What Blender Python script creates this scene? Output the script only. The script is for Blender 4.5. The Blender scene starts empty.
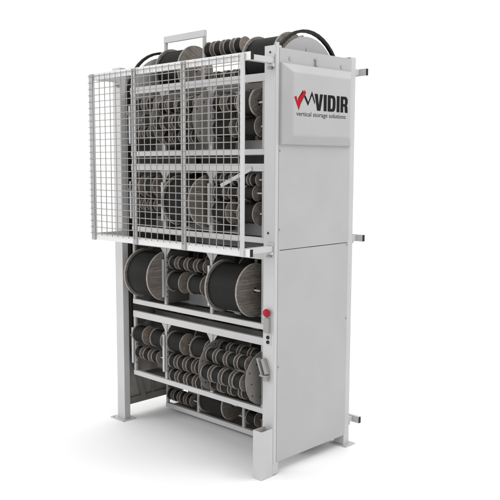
import bpy, bmesh, math, random
from mathutils import Vector, Matrix
random.seed(7)
sc = bpy.context.scene
COL = sc.collection
R = math.radians
PI = math.pi

# ------------------------------------------------------------------ materials
def new_mat(name, col, rough=.5, metal=0.0, spec=.5):
    m = bpy.data.materials.new(name); m.use_nodes = True
    b = m.node_tree.nodes['Principled BSDF']
    b.inputs['Base Color'].default_value = (*col, 1)
    b.inputs['Roughness'].default_value = rough
    b.inputs['Metallic'].default_value = metal
    b.inputs['Specular IOR Level'].default_value = spec
    return m, m.node_tree, b

def noise_mix(nt, b, c1, c2, scale=8, detail=4, stretch=(1, 1, 1), coord='Object', lo=.35, hi=.65):
    tc = nt.nodes.new('ShaderNodeTexCoord'); mp = nt.nodes.new('ShaderNodeMapping')
    mp.inputs['Scale'].default_value = stretch
    nz = nt.nodes.new('ShaderNodeTexNoise'); nz.inputs['Scale'].default_value = scale; nz.inputs['Detail'].default_value = detail
    cr = nt.nodes.new('ShaderNodeValToRGB')
    cr.color_ramp.elements[0].position = lo; cr.color_ramp.elements[1].position = hi
    cr.color_ramp.elements[0].color = (*c1, 1); cr.color_ramp.elements[1].color = (*c2, 1)
    nt.links.new(tc.outputs[coord], mp.inputs[0]); nt.links.new(mp.outputs[0], nz.inputs[0])
    nt.links.new(nz.outputs[0], cr.inputs[0]); nt.links.new(cr.outputs[0], b.inputs['Base Color'])
    return tc, mp, nz, cr

def add_bump(nt, b, src, strength, dist=.002):
    bp = nt.nodes.new('ShaderNodeBump'); bp.inputs['Strength'].default_value = strength; bp.inputs['Distance'].default_value = dist
    nt.links.new(src, bp.inputs['Height']); nt.links.new(bp.outputs[0], b.inputs['Normal'])

def paint(name, v, rough=.42):
    m, nt, b = new_mat(name, (v, v, v), rough)
    noise_mix(nt, b, (v * .97, v * .965, v * .965), (v * 1.02, v * 1.015, v * 1.02), 3, 3)
    tc = nt.nodes.new('ShaderNodeTexCoord'); nz = nt.nodes.new('ShaderNodeTexNoise'); nz.inputs['Scale'].default_value = 420
    nt.links.new(tc.outputs['Object'], nz.inputs[0]); add_bump(nt, b, nz.outputs[0], .12, .0006)
    return m

PAINT = paint('powder_coat_light_grey', .46)
RAILP = paint('brightened_guard_rail_coat', .62)  # lighter copy of the frame coat; the rails' extra light is in the colour
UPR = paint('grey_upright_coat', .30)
PANEL = paint('powder_coat_panel_grey', .375, .5)
INNER = paint('carrier_enamel_grey', .34, .5)
def sheet(name, c, rough):
    m, nt, b = new_mat(name, c, rough)
    noise_mix(nt, b, tuple(x * .85 for x in c), tuple(x * 1.15 for x in c), 5, 5)
    return m
TRAY = sheet('shade_darkened_tray_sheet', (.115, .108, .100), .6)  # shade inside the carriers is put into this dark colour
SHADED_SHEET = sheet('shade_darkened_inner_sheet', (.27, .255, .235), .6)  # panel grey darkened: interior shade is painted into the sheet colour
WIRE, _, _ = new_mat('galvanised_wire', (.27, .262, .252), .45, .25)
BLACKCAP, _, _ = new_mat('black_plastic_cap', (.010, .010, .010), .5, spec=.2)
TRACK, _, _ = new_mat('dark_oiled_track_steel', (.014, .013, .012), .6, spec=.2)
STEEL, _, _ = new_mat('zinc_plated_rod_steel', (.42, .41, .40), .35, .6)
DARKHOLE, _, _ = new_mat('dark_recess', (.015, .014, .014), .7)
RED, _, _ = new_mat('red_push_button_plastic', (.33, .004, .010), .45, spec=.2)
PLATE, _, _ = new_mat('brushed_grey_plate', (.27, .265, .26), .4, .2)
INK, _, _ = new_mat('black_logo_ink', (.006, .0055, .0055), .6, spec=.12)
INKGREY, _, _ = new_mat('grey_logo_ink', (.07, .067, .067), .6, spec=.12)
INKRED, _, _ = new_mat('red_logo_ink', (.36, .006, .012), .6, spec=.12)
DISC = sheet('drum_disc_grey_sheet', (.185, .175, .162), .55)

# wood flange: planks across the disc with grain
def wood():
    m, nt, b = new_mat('reel_flange_planks', (.28, .24, .2), .75)
    tc = nt.nodes.new('ShaderNodeTexCoord'); mp = nt.nodes.new('ShaderNodeMapping'); mp.inputs['Scale'].default_value = (1, 3.0, 38)
    nz = nt.nodes.new('ShaderNodeTexNoise'); nz.inputs['Scale'].default_value = 5; nz.inputs['Detail'].default_value = 6
    cr = nt.nodes.new('ShaderNodeValToRGB')
    cr.color_ramp.elements[0].position = .34; cr.color_ramp.elements[1].position = .68
    cr.color_ramp.elements[0].color = (.115, .101, .087, 1); cr.color_ramp.elements[1].color = (.225, .202, .177, 1)
    sp = nt.nodes.new('ShaderNodeSeparateXYZ')
    mm = nt.nodes.new('ShaderNodeMath'); mm.operation = 'MULTIPLY'; mm.inputs[1].default_value = 44
    fr = nt.nodes.new('ShaderNodeMath'); fr.operation = 'FRACT'
    gt = nt.nodes.new('ShaderNodeMath'); gt.operation = 'GREATER_THAN'; gt.inputs[1].default_value = .90
    mx = nt.nodes.new('ShaderNodeMix'); mx.data_type = 'RGBA'
    fl = nt.nodes.new('ShaderNodeMath'); fl.operation = 'FLOOR'
    wn = nt.nodes.new('ShaderNodeTexWhiteNoise'); wn.noise_dimensions = '1D'
    mr = nt.nodes.new('ShaderNodeMapRange'); mr.inputs[3].default_value = .8; mr.inputs[4].default_value = 1.12
    vm = nt.nodes.new('ShaderNodeVectorMath'); vm.operation = 'SCALE'
    L = nt.links.new
    L(tc.outputs['Object'], mp.inputs[0]); L(mp.outputs[0], nz.inputs[0]); L(nz.outputs[0], cr.inputs[0])
    L(tc.outputs['Object'], sp.inputs[0]); L(sp.outputs[2], mm.inputs[0]); L(mm.outputs[0], fr.inputs[0]); L(fr.outputs[0], gt.inputs[0])
    L(mm.outputs[0], fl.inputs[0]); L(fl.outputs[0], wn.inputs['W']); L(wn.outputs[0], mr.inputs[0])
    L(cr.outputs[0], vm.inputs[0]); L(mr.outputs[0], vm.inputs['Scale'])
    L(vm.outputs[0], mx.inputs[6]); mx.inputs[7].default_value = (.10, .08, .065, 1); L(gt.outputs[0], mx.inputs[0])
    L(mx.outputs[2], b.inputs['Base Color'])
    add_bump(nt, b, nz.outputs[0], .25, .002)
    return m
WOOD = wood()
m, nt, b = new_mat('pressed_board_flange', (.25, .21, .18), .8)
noise_mix(nt, b, (.13, .108, .090), (.21, .18, .155), 30, 5); BOARD = m
m, nt, b = new_mat('pale_flange_edge', (.34, .32, .30), .8)
noise_mix(nt, b, (.22, .20, .185), (.31, .29, .27), 40, 4); EDGE = m
def cable():
    m, nt, b = new_mat('black_cable_winding', (.0075, .007, .0065), .6, spec=.25)
    tc = nt.nodes.new('ShaderNodeTexCoord')
    wv = nt.nodes.new('ShaderNodeTexWave'); wv.wave_type = 'BANDS'; wv.bands_direction = 'X'
    wv.inputs['Scale'].default_value = 26; wv.inputs['Distortion'].default_value = .5
    nt.links.new(tc.outputs['Object'], wv.inputs[0]); add_bump(nt, b, wv.outputs['Fac'], .6, .004)
    return m
CABLE = cable()
m, nt, b = new_mat('white_studio_floor', (.87, .87, .87), .7, spec=.2)
noise_mix(nt, b, (.885, .885, .885), (.895, .895, .895), 1.2, 3); FLOOR = m

# ------------------------------------------------------------------ mesh helpers
def box(bm, x0, x1, y0, y1, z0, z1, bev=0.0, mi=0, M=None):
    t = bmesh.new(); bmesh.ops.create_cube(t, size=1)
    for v in t.verts:
        v.co = Vector(((x0 + x1) / 2 + v.co.x * (x1 - x0), (y0 + y1) / 2 + v.co.y * (y1 - y0), (z0 + z1) / 2 + v.co.z * (z1 - z0)))
    if bev: bmesh.ops.bevel(t, geom=t.edges[:], offset=bev, segments=2, affect='EDGES', profile=.6)
    if M is not None: t.transform(M)
    merge(bm, t, mi)

def merge(bm, t, mi):
    vm = {v: bm.verts.new(v.co) for v in t.verts}
    for f in t.faces:
        try:
            nf = bm.faces.new([vm[v] for v in f.verts]); nf.material_index = mi; nf.smooth = f.smooth
        except ValueError: pass
    t.free()

def cyl(bm, p0, p1, r, seg=16, mi=0, caps=True, smooth=True):
    p0 = Vector(p0); p1 = Vector(p1); d = p1 - p0
    q = d.to_track_quat('Z', 'Y').to_matrix()
    a = []; c = []
    for i in range(seg):
        o = q @ Vector((math.cos(2 * PI * i / seg) * r, math.sin(2 * PI * i / seg) * r, 0))
        a.append(bm.verts.new(p0 + o)); c.append(bm.verts.new(p1 + o))
    for i in range(seg):
        f = bm.faces.new((a[i], a[(i + 1) % seg], c[(i + 1) % seg], c[i])); f.material_index = mi; f.smooth = smooth
    if caps:
        f = bm.faces.new(a[::-1]); f.material_index = mi
        f = bm.faces.new(c); f.material_index = mi

def ring_x(bm, prof, seg, smooth_break=True):
    """revolve a closed profile [(x, r, mat)] round the X axis; faces between entry i and i+1 use mat i"""
    rings = []
    for (x, r, _) in prof:
        rings.append([bm.verts.new((x, r * math.cos(2 * PI * k / seg), r * math.sin(2 * PI * k / seg))) for k in range(seg)])
    n = len(prof)
    for i in range(n):
        j = (i + 1) % n
        for k in range(seg):
            l = (k + 1) % seg
            f = bm.faces.new((rings[i][k], rings[j][k], rings[j][l], rings[i][l])); f.material_index = prof[i][2]
            f.smooth = abs(prof[i][0] - prof[j][0]) > 1e-4 and prof[i][1] == prof[j][1]

def prism_x(bm, pts, x0, x1, mi=0):
    """extrude a (y, z) polygon along X"""
    a = [bm.verts.new((x0, y, z)) for y, z in pts]; c = [bm.verts.new((x1, y, z)) for y, z in pts]
    n = len(pts)
    bm.faces.new(a[::-1]).material_index = mi; bm.faces.new(c).material_index = mi
    for i in range(n):
        bm.faces.new((a[i], a[(i + 1) % n], c[(i + 1) % n], c[i])).material_index = mi

def link(name, me, parent=None, loc=None):
    o = bpy.data.objects.new(name, me); COL.objects.link(o)
    if parent: o.parent = parent
    if loc is not None: o.location = loc
    return o

def build(name, bm, mats, parent=None, loc=None, fix=True):
    if fix: bmesh.ops.recalc_face_normals(bm, faces=bm.faces[:])
    me = bpy.data.meshes.new(name); bm.to_mesh(me); bm.free()
    for mt in (mats if isinstance(mats, (list, tuple)) else [mats]): me.materials.append(mt)
    return link(name, me, parent, loc)

def tag(o, label, cat=None, group=None, kind=None):
    if label: o['label'] = label
    if cat: o['category'] = cat
    if group: o['group'] = group
    if kind: o['kind'] = kind

# ------------------------------------------------------------------ dimensions (metres)
W, H, PW, PD = 1.817, 3.0, .101, .06        # frame width, post height, post width / depth
YR0, YR1 = .845, .912                       # rear post
ZT, ZB, HR = 2.922, 1.652, .051             # guard rails
GY = -.30

machine = bpy.data.objects.new('vertical_storage_carousel', None); COL.objects.link(machine)
tag(machine, 'tall light grey vertical storage carousel with front mesh guard, standing on white studio floor', 'storage machine')

# ---- corner posts
def post(x0, x1, y0, y1, z0=.008, z1=H):
    bm = bmesh.new(); box(bm, x0, x1, y0, y1, z0, z1, .003)
    return build('post', bm, PAINT, machine)
p_r = post(-PW, 0, 0, PD)
p_l = post(-W, -W + PW, 0, PD)
post(-PW, -.007, YR0, YR1); post(-W, -W + PW, YR0, YR1)
for (x0, x1, y0, y1) in ((-W - .05, -W + PW + .03, -.045, .10), (-PW - .03, .03, YR0 - .02, YR1 + .04), (-W - .04, -W + PW + .03, YR0 - .03, YR1 + .04)):
    bm = bmesh.new(); box(bm, x0, x1, y0, y1, 0.0005, .008, .0015)
    cyl(bm, (x0 + .022, y0 + .022, .008), (x0 + .022, y0 + .022, .016), .008, 6)
    build('foot_plate', bm, PAINT, machine)
# open square tube guard in front of the right post
bm = bmesh.new()
pts_o = [(-.101, -.120), (.0015, -.120), (.0015, -.002), (-.101, -.002)]
hs = .352
box(bm, -.080, .002, -.120, -.116, .001, hs); box(bm, -.080, -.076, -.116, -.003, .001, hs)
box(bm, -.002, .002, -.116, -.003, .001, hs); box(bm, -.076, -.002, -.007, -.003, .001, hs)
build('post_sleeve', bm, PAINT, machine)
# flange strip on corner of the right post, standing a little higher
bm = bmesh.new(); box(bm, -.006, .0025, .002, .033, .09, H + .018, .0012); build('corner_flange', bm, PAINT, machine)
# clamp slots on the right post
bm = bmesh.new()
for z in (2.955, 2.925):
    cyl(bm, (-.05, -.0015, z), (-.05, .002, z), .008, 12)
for z in (1.70,):
    cyl(bm, (-.058, -.0015, z + .035), (-.058, .002, z + .035), .009, 12)
build('bolt_hole', bm, DARKHOLE, machine)

# ---- side panels
def side_panel(x0, x1, mat):
    bm = bmesh.new()
    box(bm, x0, x1, .036, YR0 - .002, 1.618, H - .015, .0015)
    box(bm, x0, x1, .036, YR0 - .002, .095, 1.613, .0015)
    return build('side_panel', bm, mat, machine)
sp_ = side_panel(-.003, .004, PANEL)
for yy, zz in ((.046, 2.70), (.046, 1.75), (.046, .72), (.82, 1.72), (.82, .85), (.046, 1.60), (.82, 1.58), (.82, 2.22)):
    pass
for yy, zz in ((.046, 1.76), (.046, .79), (.83, 1.03), (.826, 1.60), (.045, 2.30)):
    bm = bmesh.new(); cyl(bm, (.004, yy, zz), (.008, yy, zz), .0065, 10); build('panel_screw', bm, PLATE, sp_)
lp_ = side_panel(-W + .004, -W + .010, SHADED_SHEET)
bm = bmesh.new()   # inner frame of left panel
box(bm, -W + .012, -W + .03, .07, YR0 - .005, .10, .16, .001)
box(bm, -W + .012, -W + .03, .07, YR0 - .005, 1.56, 1.62, .001)
for y in (.36, .62): box(bm, -W + .012, -W + .028, y, y + .035, .162, 1.558, .001)
Mx = Matrix.Translation((0, .20, .36)) @ Matrix.Rotation(R(16), 4, 'X')
box(bm, -W + .03, -W + .045, -.022, .022, -.24, .24, .001, 0, Mx)
build('panel_stiffener', bm, DISC, lp_)
# back panel between the rear posts, open above z 2.80
bm = bmesh.new(); box(bm, -W + PW + .001, -PW - .001, .900, .905, .10, 2.80, .001); build('back_panel', bm, SHADED_SHEET, machine)
# bolts in strip above the cover
bm = bmesh.new()
for yy, zz in ((.141, 2.922), (.719, 2.916)):
    cyl(bm, (.004, yy, zz), (.009, yy, zz), .013, 14)
box(bm, .004, .02, .408, .432, 2.895, 2.935, .003); box(bm, .004, .012, .40, .44, 2.935, 2.945, .002)
build('hanger_bolt', bm, INNER, sp_)

# ---- motor cover (chamfered box) with lettering
bm = bmesh.new()
o4 = [(.04, 2.340), (.832, 2.340), (.832, 2.888), (.04, 2.888)]
i4 = [(.108, 2.402), (.748, 2.402), (.748, 2.826), (.108, 2.826)]
vo = [bm.verts.new((.0045, y, z)) for y, z in o4]; vm_ = [bm.verts.new((.022, y, z)) for y, z in o4]; vi = [bm.verts.new((.07, y, z)) for y, z in i4]
bm.faces.new(vi)
for i in range(4):
    j = (i + 1) % 4
    bm.faces.new((vo[i], vo[j], vm_[j], vm_[i])); bm.faces.new((vm_[i], vm_[j], vi[j], vi[i]))
bm.faces.new(vo[::-1])
bmesh.ops.recalc_face_normals(bm, faces=bm.faces[:])
bmesh.ops.bevel(bm, geom=[e for e in bm.edges if all(v.co.x > .01 for v in e.verts)], offset=.008, segments=3, affect='EDGES', profile=.5)
cover = build('motor_cover', bm, PANEL, machine)
LX = .0705
def strokes(name, polys, mat):
    bm = bmesh.new()
    for p in polys: prism_x(bm, p, LX, LX + .0012)
    return build(name, bm, mat, cover)
def line_poly(a, b_, w):
    a = Vector(a); b_ = Vector(b_); d = (b_ - a).normalized(); n = Vector((-d.y, d.x)) * w / 2
    return [tuple(a - n), tuple(b_ - n), tuple(b_ + n), tuple(a + n)]
# red tick
strokes('red_tick_mark', [[(.112, 2.660), (.134, 2.668), (.146, 2.634), (.157, 2.652), (.222, 2.712), (.236, 2.694), (.178, 2.614), (.160, 2.574)]], INKRED)
bm = bmesh.new()
for p in ([(.150, 2.650), (.159, 2.632), (.206, 2.690), (.205, 2.712)],
          [(.214, 2.668), (.223, 2.683), (.262, 2.632), (.258, 2.608)],
          [(.258, 2.608), (.262, 2.634), (.300, 2.708), (.300, 2.680)],
          [(.300, 2.680), (.300, 2.708), (.335, 2.640), (.331, 2.622)]):
    prism_x(bm, p, LX, LX + .0010)
build('zigzag_mark', bm, INK, cover)
# VIDIR in condensed heavy capitals
def letters():
    bm = bmesh.new(); z0, z1 = 2.580, 2.694; h = z1 - z0
    def P(x, pts): prism_x(bm, [(x + a, z0 + c * h) for a, c in pts], LX, LX + .0012)
    w = .033
    x = .330   # V
    P(x, [(0, 1), (.034, 1), (.047, .30), (.047, 0), (.029, 0)]); P(x, [(.047, 0), (.047, .30), (.060, 1), (.092, 1), (.065, 0)])
    x = .432; P(x, [(0, 0), (w, 0), (w, 1), (0, 1)])   # I
    def D(x, wid=.090):
        n = 10; out = []; inn = []
        for k in range(n + 1):
            a = -PI / 2 + PI * k / n
            out.append((wid - .040 + .040 * max(0, math.cos(a)) ** .6, .5 + .5 * math.copysign(abs(math.sin(a)) ** .75, math.sin(a))))
            inn.append((wid - .046 + .014 * max(0, math.cos(a)) ** .6, .5 + .33 * math.copysign(abs(math.sin(a)) ** .75, math.sin(a))))
        P(x, [(0, 0), (w, 0), (w, 1), (0, 1)])
        P(x, [(w, 0), out[0], inn[0], (w, inn[0][1])]); P(x, [(w, inn[-1][1]), inn[-1], out[-1], (w, 1)])
        for k in range(n): P(x, [out[k], out[k + 1], inn[k + 1], inn[k]])
    D(.478)
    x = .582; P(x, [(0, 0), (w, 0), (w, 1), (0, 1)])
    x = .628   # R
    P(x, [(0, 0), (w - .002, 0), (w - .002, 1), (0, 1)])
    P(x, [(w - .002, .82), (.050, .82), (.066, 1), (w - .002, 1)]); P(x, [(.050, .82), (.052, .78), (.084, .84), (.066, 1)])
    P(x, [(.052, .60), (.084, .60), (.084, .84), (.052, .78)]); P(x, [(w - .002, .38), (.056, .38), (.052, .54), (w - .002, .54)])
    P(x, [(.056, .38), (.074, .46), (.084, .60), (.052, .60), (.052, .54)])
    P(x, [(.048, .38), (.053, 0), (.086, 0), (.082, .34), (.074, .46)])
    return build('company_lettering', bm, INK, cover, fix=True)
letters()
def text(body, y0, z0, width, height, mat, name):
    cu = bpy.data.curves.new(name, 'FONT'); cu.body = body; cu.size = 1; cu.extrude = .01; cu.resolution_u = 4
    t = bpy.data.objects.new(name, cu); COL.objects.link(t)
    dg = bpy.context.evaluated_depsgraph_get(); dg.update()
    me = bpy.data.meshes.new_from_object(t.evaluated_get(dg))
    xs = [v.co.x for v in me.vertices]; ys = [v.co.y for v in me.vertices]
    sx = width / (max(xs) - min(xs)); sy = height / (max(ys) - min(ys)); mx, my = min(xs), min(ys)
    for v in me.vertices:
        v.co = Vector((LX + .0006 + v.co.z * .05, y0 + (v.co.x - mx) * sx, z0 + (v.co.y - my) * sy))
    bpy.data.objects.remove(t); bpy.data.curves.remove(cu)
    me.materials.clear(); me.materials.append(mat)
    return link(name, me, cover)
text('vertical storage solutions', .136, 2.526, .555, .040, INKGREY, 'tagline_lettering')

# ---- controls on the right post
bm = bmesh.new(); box(bm, -.078, -.022, -.0035, .002, .945, 1.155, .001); build('control_plate', bm, PAINT, machine)
bm = bmesh.new(); box(bm, -.072, -.026, -.030, -.0036, 1.035, 1.142, .003); build('control_box', bm, PLATE, machine)
bm = bmesh.new()
prof = [(0, .0), (0, .016), (.012, .016), (.012, .027), (.020, .029), (.028, .026), (.033, .017), (.035, .0)]
seg = 24; rings = []
for d, r in prof:
    rings.append([bm.verts.new((-.047 + r * math.cos(2 * PI * k / seg), -.004 - d, 1.178 + r * math.sin(2 * PI * k / seg))) for k in range(seg)] if r else [bm.verts.new((-.047, -.004 - d, 1.178))])
for a, c in zip(rings, rings[1:]):
    for k in range(seg):
        l = (k + 1) % seg
        q = [a[k % len(a)], a[l % len(a)], c[l % len(c)], c[k % len(c)]]
        q = list(dict.fromkeys(q))
        f = bm.faces.new(q); f.smooth = True
build('emergency_stop_button', bm, RED, machine)
for z in (1.002, .968):
    bm = bmesh.new(); cyl(bm, (-.048, -.012, z), (-.048, -.0036, z), .0125, 18); build('push_button', bm, BLACKCAP, machine)
# tilted document / latch bracket
bm = bmesh.new()
M1 = Matrix.Translation((-.094, -.03, .79)) @ Matrix.Rotation(R(-21), 4, 'Y')
box(bm, -.008, .006, -.016, .016, -.062, .062, .002, 0, M1)
M2 = Matrix.Translation((-.058, -.02, .795)) @ Matrix.Rotation(R(-21), 4, 'Y')
box(bm, -.014, .012, -.016, .016, -.055, .055, .002, 0, M2)
box(bm, -.095, -.03, -.045, -.001, .722, .734, .002); box(bm, -.072, -.036, -.032, -.001, .690, .721, .003)
build('latch_bracket', bm, PLATE, machine)

# ---- guard: rails, uprights, mesh and brackets
guard_bits = []
guard = bpy.data.objects.new('mesh_guard', None); COL.objects.link(guard); guard.parent = machine
for z in (ZT, ZB):
    bm = bmesh.new(); box(bm, -1.715, .0535, GY, GY + .028, z - HR, z, .002); build('guard_rail', bm, RAILP, guard)
for z in (ZT, ZB):
    bm = bmesh.new(); box(bm, .0538, .0565, GY + .0005, GY + .0275, z - HR + .0005, z - .0005, .001); build('end_cap', bm, BLACKCAP, guard)
for x0, x1 in ((-1.712, -1.664), (-1.168, -1.122), (-.610, -.566), (-.030, .006)):
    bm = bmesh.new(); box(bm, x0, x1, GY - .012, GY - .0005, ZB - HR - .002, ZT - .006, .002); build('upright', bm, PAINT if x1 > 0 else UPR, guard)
bm = bmesh.new(); wr = .0033; yw = GY - .0150
nx = 36; x0, x1 = -1.70, .0
for i in range(1, 35):
    x = -1.705 + i * .0695
    if x > -.032: break
    cyl(bm, (x, yw, ZB - .012), (x, yw, ZT - .012), wr, 6, caps=False)
k = 0; z = ZB + .004
while z < ZT - .008:
    cyl(bm, (-1.7135, yw - .004, z), (-.0305, yw - .004, z), wr, 6, caps=False); z += .0497
build('wire_mesh', bm, WIRE, guard)
for x in (-.052, -1.752):
    for z in (ZT - .003, ZB - .003):
        bm = bmesh.new()
        xa, xb = (x, x + .040)
        box(bm, xa, xb, GY + .0285, -.001, z - .040, z, .002)
        box(bm, xa - .006, xb + .006, -.022, -.0008, z - .062, z - .0405, .002)
        box(bm, xa - .004, xb + .004, -.012, -.0008, z + .0005, z + .022, .002)
        build('guard_bracket', bm, PAINT, guard)
        bm = bmesh.new(); cyl(bm, (x + .02, -.040, z - .070), (x + .02, -.0005, z - .070), .010, 10); build('clamp_bolt', bm, PLATE, guard)

# ---- rear rails on brackets
for z in (ZT, 1.667, .2195):
    bm = bmesh.new(); box(bm, -W - .05, .047, .965, .992, z - HR, z, .002)
    for xa in (-.052, -W + .01): box(bm, xa, xa + .04, YR1 + .001, .9645, z - .045, z - .004, .002); box(bm, xa - .006, xa + .046, YR1 + .001, YR1 + .016, z - .063, z - .0455, .002)
    rr = build('rear_rail', bm, PAINT, machine)
    bm = bmesh.new(); box(bm, .0473, .050, .9655, .9915, z - HR + .0005, z - .0005, .001); build('end_cap', bm, BLACKCAP, rr)

# ---- chain tracks (rounded loop) and end plates
CY, CZT, CZB = .470, 2.760, .495
def track(x0, x1):
    bm = bmesh.new(); n = 20
    def loop(r):
        pts = [(CY + r * math.cos(PI * k / n), CZT + r * math.sin(PI * k / n)) for k in range(n + 1)]
        return [(CY + r, .80)] + pts + [(CY - r, .80)]
    a, c = loop(.405), loop(.384); N = len(a)
    va = [[bm.verts.new((x, y, z)) for y, z in a] for x in (x0, x1)]; vc = [[bm.verts.new((x, y, z)) for y, z in c] for x in (x0, x1)]
    for i in range(N - 1):
        j = i + 1
        bm.faces.new((va[0][i], va[0][j], va[1][j], va[1][i])); bm.faces.new((vc[0][i], vc[1][i], vc[1][j], vc[0][j]))
        bm.faces.new((va[0][i], vc[0][i], vc[0][j], va[0][j])); bm.faces.new((va[1][i], va[1][j], vc[1][j], vc[1][i]))
    for i in (0, N - 1): bm.faces.new((va[0][i], va[1][i], vc[1][i], vc[0][i]))
    return build('chain_track', bm, TRACK, machine)
tl = track(-1.7155, -1.690); tr = track(-.132, -.106)
def endplate(x0, x1, cz, up, par):
    bm = bmesh.new(); n = 24
    r = .355
    pts = [(CY + r * math.cos(PI * k / n), cz + up * r * math.sin(PI * k / n)) for k in range(n + 1)]
    pts += [(CY - r, cz - up * .32), (CY + r, cz - up * .32)]
    prism_x(bm, pts, x0, x1)
    cyl(bm, (x1, CY, cz), (x1 + .012, CY, cz), .05, 20)
    for k in range(3):
        aa = R(30 + 60 * k); cyl(bm, (x1, CY + .26 * math.cos(aa), cz + .26 * math.sin(aa)), (x1 + .005, CY + .26 * math.cos(aa), cz + .26 * math.sin(aa)), .022, 14)
    return build('end_plate', bm, INNER, par)
endplate(-1.711, -1.704, CZT, 1, tl); endplate(-.118, -.111, CZT, 1, tr)

# ------------------------------------------------------------------ carriers
CX0, CX1 = -1.662, -.156
DIV = (-1.240, -.700)
LEVEL = {}
def carrier(key, y, zb, bars=True, CX0=CX0, DIV=DIV):
    """frame with thin front rail, thick top beam and sheet tray; (y, zb) = axis plane and bottom"""
    e = bpy.data.objects.new('carrier', None)
    bm = bmesh.new()
    yf = y - .045
    box(bm, CX0, CX1, yf, yf + .03, zb + .012, zb + .052, .002)                 # thin front rail
    if key == 0: box(bm, CX0, DIV[0] + .014, yf, yf + .03, zb + .578, zb + .632, .002)   # short raised beam over the left bay
    else: box(bm, CX0, CX1, yf, yf + .03, zb + .518, zb + .572, .002)           # thick top beam
    box(bm, CX0, CX1, y + .22, y + .235, zb + .03, zb + .125, .001)             # rear lip
    c = build('carrier', bm, PAINT, machine)
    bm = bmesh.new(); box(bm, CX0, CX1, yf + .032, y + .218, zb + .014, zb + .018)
    if key: box(bm, CX0, CX1, y + .205, y + .235, zb + .500, zb + .545, .001)           # rear top rail, its shade put into the dark tray colour
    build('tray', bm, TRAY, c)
    for i, x in enumerate((CX0 + .012,) + DIV + (CX1 - .012,)):
        bm = bmesh.new()
        box(bm, x - .013, x + .013, yf + .006, yf + .026, zb + .053, zb + (.517 if key else (.5775 if i < 2 else .47)))
        for s in range(9):
            zz = zb + .12 + s * .04
            box(bm, x + .0131, x + .0136, yf + .010, yf + .019, zz - .005, zz + .006, 0, 1)
        pts = [(x + .014, zb + .440), (x + .064, zb + .5165), (x + .014, zb + .5165)]
        if i in (1, 2) and key:
            for sgn in (-1, 1):
                q = [(x + sgn * .014, zb + .455), (x + sgn * .062, zb + .5165), (x + sgn * .014, zb + .5165)]
                va = [bm.verts.new((px, yf + .012, pz)) for px, pz in q]; vb = [bm.verts.new((px, yf + .015, pz)) for px, pz in q]
                bm.faces.new(va); bm.faces.new(vb[::-1])
                for k in range(3): bm.faces.new((va[k], va[(k + 1) % 3], vb[(k + 1) % 3], vb[k]))
        d = build('divider', bm, [INNER, DARKHOLE], c)
        if i in (1, 2, 0) and key in (1, 2, 3, 4):
            bm = bmesh.new(); box(bm, x - .022, x - .002, yf - .013, yf - .0005, zb + .115, zb + .425, .002); build('latch_bar', bm, PAINT, d)
        if i in (1, 2) and key:   # sheet wall behind the divider post
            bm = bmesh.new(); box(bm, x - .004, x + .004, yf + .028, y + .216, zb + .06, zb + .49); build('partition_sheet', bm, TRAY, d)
    LEVEL[key] = (c, y, zb)
    return c
ZC = [None, 2.262, 1.640, 1.018, .396]
YF = .108
for k in (1, 2, 3, 4): carrier(k, YF, ZC[k])
carrier(0, .495, 2.660, CX0=-1.684, DIV=(-1.190, -.680)); carrier(5, .465, .028)
for k in (1, 2, 3, 4): carrier(-k, .605, ZC[k])
# chain links and hanger arms for the carriers
for key, (c, y, zb) in LEVEL.items():
    for x in (CX0 - .004,):
        if key == 0: continue
        bm = bmesh.new()
        Mx = Matrix.Translation((x, y + .10, zb + .44)) @ Matrix.Rotation(R(-62), 4, 'X')
        box(bm, 0, .006, -.016, .016, -.19, .19, .001, 0, Mx)
        build('hanger_arm', bm, INNER, c)
def brace(key, x0, z0, x1, z1, y):
    bm = bmesh.new(); L = math.hypot(x1 - x0, z1 - z0)
    Mx = Matrix.Translation(((x0 + x1) / 2, y, (z0 + z1) / 2)) @ Matrix.Rotation(-math.atan2(z1 - z0, x1 - x0), 4, 'Y')
    box(bm, -L / 2, L / 2, -.003, .003, -.014, .014, .001, 0, Mx)
    build('diagonal_brace', bm, PAINT, LEVEL[key][0])
def rod(key, y, z, xa, xb):
    bm = bmesh.new(); cyl(bm, (xa, y, z), (xb, y, z), .0085, 10)
    build('rod', bm, STEEL, LEVEL[key][0])

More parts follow.
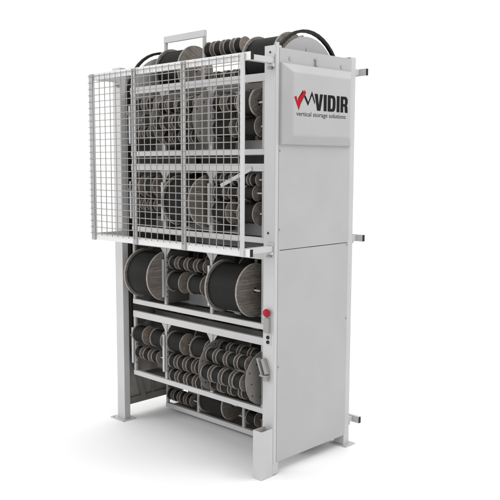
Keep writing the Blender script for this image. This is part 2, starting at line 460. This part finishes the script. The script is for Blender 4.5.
# ------------------------------------------------------------------ reels
_cache = {}
def reel_meshes(L, r, big):
    key = (round(L, 3), round(r, 3), big)
    if key in _cache: return _cache[key]
    seg = 56 if big else (32 if r > .07 else 24)
    t = .016 if big else .007
    core = .020 if big else .012
    rw = r * (.90 if big else .87)
    face = 0
    def fl(x0, x1):
        bm = bmesh.new()
        ring_x(bm, [(x0, core, 0), (x0, r - .002, 0), (x0 + .002, r, 1), (x1 - .002, r, 1), (x1, r - .002, 0), (x1, core, 0)], seg)
        if big:
            for k in range(6):
                a = 2 * PI * k / 6 + .3
                cyl(bm, (x1 - .001, .62 * r * math.cos(a), .62 * r * math.sin(a)), (x1 + .004, .62 * r * math.cos(a), .62 * r * math.sin(a)), .0045, 8, 2)
        bmesh.ops.recalc_face_normals(bm, faces=bm.faces[:])
        me = bpy.data.meshes.new('flange'); bm.to_mesh(me); bm.free()
        for mt in ((WOOD if big else BOARD), EDGE, STEEL): me.materials.append(mt)
        return me
    f1 = fl(0, t); f2 = fl(L - t, L)
    bm = bmesh.new()
    prof = [(t, core, 0)]
    n = max(6, int((L - 2 * t) / .012))
    for i in range(n):
        xa = t + (L - 2 * t) * i / n; xb = t + (L - 2 * t) * (i + 1) / n
        prof += [(xa + .0004, rw - .0022, 0), ((xa + xb) / 2, rw, 0), (xb - .0004, rw - .0022, 0)]
    prof.append((L - t, core, 0))
    ring_x(bm, prof, seg)
    bmesh.ops.recalc_face_normals(bm, faces=bm.faces[:])
    for f in bm.faces: f.smooth = True
    w = bpy.data.meshes.new('cable_winding'); bm.to_mesh(w); bm.free(); w.materials.append(CABLE)
    _cache[key] = (f1, f2, w)
    return _cache[key]
def reel(x, y, z, L, r, big, label, group, tilt=None):
    e = bpy.data.objects.new('cable_reel' if big else 'cable_spool', None); COL.objects.link(e)
    e.location = (x, y, z)
    e.rotation_euler.x = tilt if tilt is not None else random.uniform(0, 2 * PI)
    f1, f2, w = reel_meshes(L, r, big)
    link('flange', f1, e); link('flange', f2, e); link('cable_winding', w, e)
    tag(e, label, 'cable reel' if big else 'cable spool', group)
    return e
LN = {0: 'top carrier above the frame', 1: 'upper mesh-covered carrier', 2: 'lower mesh-covered carrier', 3: 'open carrier below mesh', 4: 'lowest front carrier',
      5: 'bottom carrier near floor', -1: 'first rear carrier down', -2: 'second rear carrier down', -3: 'third rear carrier down', -4: 'lowest rear carrier'}
ORD = ['first', 'second', 'third', 'fourth', 'fifth', 'sixth']
ROD_SPECS = []
def row(key, bay, rown, z, xa, xb, n, r, fill=.75, group=None, y=None):
    yy = LEVEL[key][1] if y is None else y
    p = (xb - xa) / n; L = p * fill
    L = round(L, 3)
    for i in range(n):
        # last one ends on xb
        x = xb - L - (n - 1 - i) * (xb - xa - L) / max(1, n - 1)
        size = 'small' if r < .066 else 'medium'
        lab = f'{size} black cable spool, {ORD[i]} from left, {rown}, {bay}, {LN[key]}'
        reel(x, yy, z, L, r, False, lab, 'cable spools on the carrier rods')
    rod(key, yy, z, xa - .02, xb + .045)
def big(key, bay, z, xa, xb, r, tilt=0.05, y=None):
    yy = LEVEL[key][1] if y is None else y
    reel(xa, yy, z, xb - xa, r, True, f'large cable reel with plank wood flange, {bay}, {LN[key]}', 'large wooden cable reels', tilt)
    rod(key, yy, z, xa - .03, xb + .05)
LB, MB_, RB = 'left bay', 'middle bay', 'right bay'

def rack(key, bay, z, xa, xb, R_, n, rows, label, y=None):
    yy = LEVEL[key][1] if y is None else y
    e = bpy.data.objects.new('spool_drum_rack', None); COL.objects.link(e); e.location = (xa, yy, z)
    tag(e, label, 'drum rack', 'rotating spool drum racks')
    W_ = xb - xa
    for x in (0, W_ - .006):
        bm = bmesh.new(); cyl(bm, (x, 0, 0), (x + .006, 0, 0), R_, 56, 0, smooth=True)
        for k in range(12):
            a = R(20 + 30 * k); rr_ = .145 if k % 2 == 0 else .175
            cyl(bm, (x + .0055, rr_ * math.sin(a), rr_ * math.cos(a)), (x + .0085, rr_ * math.sin(a), rr_ * math.cos(a)), .006, 8, 1)
        for f in bm.faces:
            if len(f.verts) > 20: f.smooth = False
        build('end_disc', bm, [DISC, DARKHOLE], e)
    bm = bmesh.new(); cyl(bm, (-.02, 0, 0), (W_ + .02, 0, 0), .014, 12); build('axle', bm, STEEL, e)
    angs = [20, -42, -100, -160, 140, 80]
    for a in angs:
        bm = bmesh.new(); yy2, zz2 = .138 * math.sin(R(a)), .138 * math.cos(R(a))
        cyl(bm, (.002, yy2, zz2), (W_ - .002, yy2, zz2), .007, 8); build('rod', bm, STEEL, e)
    names = ['top rod', 'upper front rod', 'middle rod', 'bottom rod', 'bottom back rod', 'upper back rod']
    p = (W_ - .05) / n
    for q, (a, nm) in enumerate(zip(angs, names)):
        if rows[q] is None: continue
        r = rows[q]
        for i in range(n):
            L = round(p * .76, 3)
            reel(xa + .016 + i * p, yy + .138 * math.sin(R(a)), z + .138 * math.cos(R(a)), L, r, False,
                 f'small spool, {ORD[i]} from left, {nm}, drum rack, {LN[key]}', 'cable spools in the drum racks')

brace(2, -.585, 2.050, -.270, 2.178, .058)
brace(4, -.80, 1.083, -.40, .897, .352)
# --- C1 upper behind mesh
row(1, LB, 'top row', 2.690, -1.60, -1.345, 2, .058)
row(1, LB, 'middle row', 2.569, -1.585, -1.40, 1, .050, fill=.6)
row(1, LB, 'bottom row', 2.462, -1.60, -1.345, 3, .050)
rack(1, MB_, 2.552, -1.20, -.718, .205, 4, [.055, .056, .062, .055, None, None], 'grey drum rack of small spools behind the mesh guard, upper carrier')
row(1, RB, 'upper row, left half', 2.650, -.668, -.425, 2, .068)
big(1, 'upper right corner', 2.640, -.385, -.245, .096, .6)
row(1, RB, 'bottom row', 2.472, -.66, -.222, 2, .075, fill=.86)
# --- C2
row(2, LB, 'top row', 2.030, -1.625, -1.33, 2, .090)
row(2, LB, 'bottom row', 1.880, -1.60, -1.36, 3, .052)
big(2, MB_, 1.925, -1.10, -.775, .198)
row(2, RB, 'top row', 2.098, -.66, -.235, 5, .046)
row(2, RB, 'middle row', 2.002, -.66, -.255, 3, .058)
row(2, RB, 'bottom row', 1.856, -.66, -.228, 2, .086)
# --- C3
big(3, LB, 1.300, -1.575, -1.268, .205)
row(3, MB_, 'top row', 1.423, -1.185, -.775, 4, .054)
row(3, MB_, 'bottom row', 1.272, -1.175, -.775, 2, .086)
big(3, RB, 1.298, -.610, -.276, .198, .0)
# --- C4
row(4, LB, 'top row', .768, -1.640, -1.262, 2, .080)
row(4, LB, 'bottom row', .605, -1.640, -1.345, 3, .055)
row(4, MB_, 'top row', .772, -1.180, -.735, 2, .088)
row(4, MB_, 'middle row', .612, -1.190, -.800, 4, .062)
row(4, MB_, 'bottom row', .490, -1.190, -.800, 4, .054)
rack(4, RB, .668, -.672, -.176, .203, 4, [.056, .058, .066, .056, .05, .05], 'grey drum rack of small spools in right bay of lowest front carrier')
# --- C5 at the bottom
row(5, LB, 'low row', .158, -1.640, -1.330, 4, .056)
row(5, LB, 'high row', .330, -1.620, -1.300, 3, .060)
big(5, MB_, .230, -1.150, -.855, .130)
row(5, RB, 'low row', .175, -.66, -.38, 2, .062)
# --- C0 on top
big(0, LB, 2.985, -1.625, -1.325, .200, -.55)
row(0, MB_, 'single row', 3.128, -1.165, -.750, 4, .068)
row(0, MB_, 'lower row', 2.900, -1.165, -.750, 4, .055)
big(0, RB, 2.975, -.612, -.290, .200, -.5)
# --- rear carriers
for k in (1, 2, 3, 4):
    zb = ZC[k]
    if k % 2:
        row(-k, LB, 'top row', zb + .40, -1.62, -1.28, 3, .07)
        big(-k, MB_, zb + .30, -1.17, -.76, .19)
        row(-k, RB, 'top row', zb + .38, -.66, -.22, 3, .08)
    else:
        big(-k, LB, zb + .30, -1.60, -1.27, .19)
        row(-k, MB_, 'top row', zb + .40, -1.19, -.75, 4, .065)
        big(-k, RB, zb + .30, -.64, -.22, .19)

# ------------------------------------------------------------------ floor, world, lights, camera
bm = bmesh.new()
S = 250
vs = [bm.verts.new(p) for p in ((-S, -S, 0), (S, -S, 0), (S, S, 0), (-S, S, 0))]
bm.faces.new(vs)
fl = build('floor', bm, FLOOR); tag(fl, 'seamless white studio floor under the machine', 'floor', kind='structure')

w = bpy.data.worlds.new('World'); sc.world = w; w.use_nodes = True
w.node_tree.nodes['Background'].inputs[0].default_value = (1, 1, 1, 1)
w.node_tree.nodes['Background'].inputs[1].default_value = 1.15

def area(name, loc, target, size, energy):
    l = bpy.data.lights.new(name, 'AREA'); l.energy = energy; l.shape = 'RECTANGLE'; l.size = size[0]; l.size_y = size[1]
    o = bpy.data.objects.new(name, l); COL.objects.link(o); o.location = loc
    o.rotation_euler = (Vector(target) - Vector(loc)).to_track_quat('-Z', 'Y').to_euler()
    return o
area('overhead_softbox', (-.6, 2.2, 7.5), (-.9, .4, 0), (5, 5), 70)
area('side_fill_light', (3.6, 2.4, 7.0), (0, .4, 1.8), (2.5, 2.5), 130)  # added unseen fill: lifts the side panel, shades below the motor cover
area('front_fill_light', (-4.6, -4.6, 3.4), (-.9, 0, 1.6), (2.5, 2.5), 105)  # added unseen fill that brightens the front faces and left floor

cam = bpy.data.cameras.new('camera'); co = bpy.data.objects.new('camera', cam); COL.objects.link(co); sc.camera = co
co.location = (3.5183, -3.9598, 2.2061)
co.rotation_euler = (R(90 - 6.7884), 0, R(45.3808))
cam.sensor_width = 36; cam.lens = 36 * 773.3658 / 500
cam.shift_x = (250 - 223.7512) / 500; cam.shift_y = (256.551 - 250) / 500
cam.clip_end = 300
sc.view_settings.view_transform = 'Standard'; sc.view_settings.look = 'None'
sc.view_settings.exposure = 0; sc.view_settings.gamma = 1
sc.render.resolution_x = 1024; sc.render.resolution_y = 1024
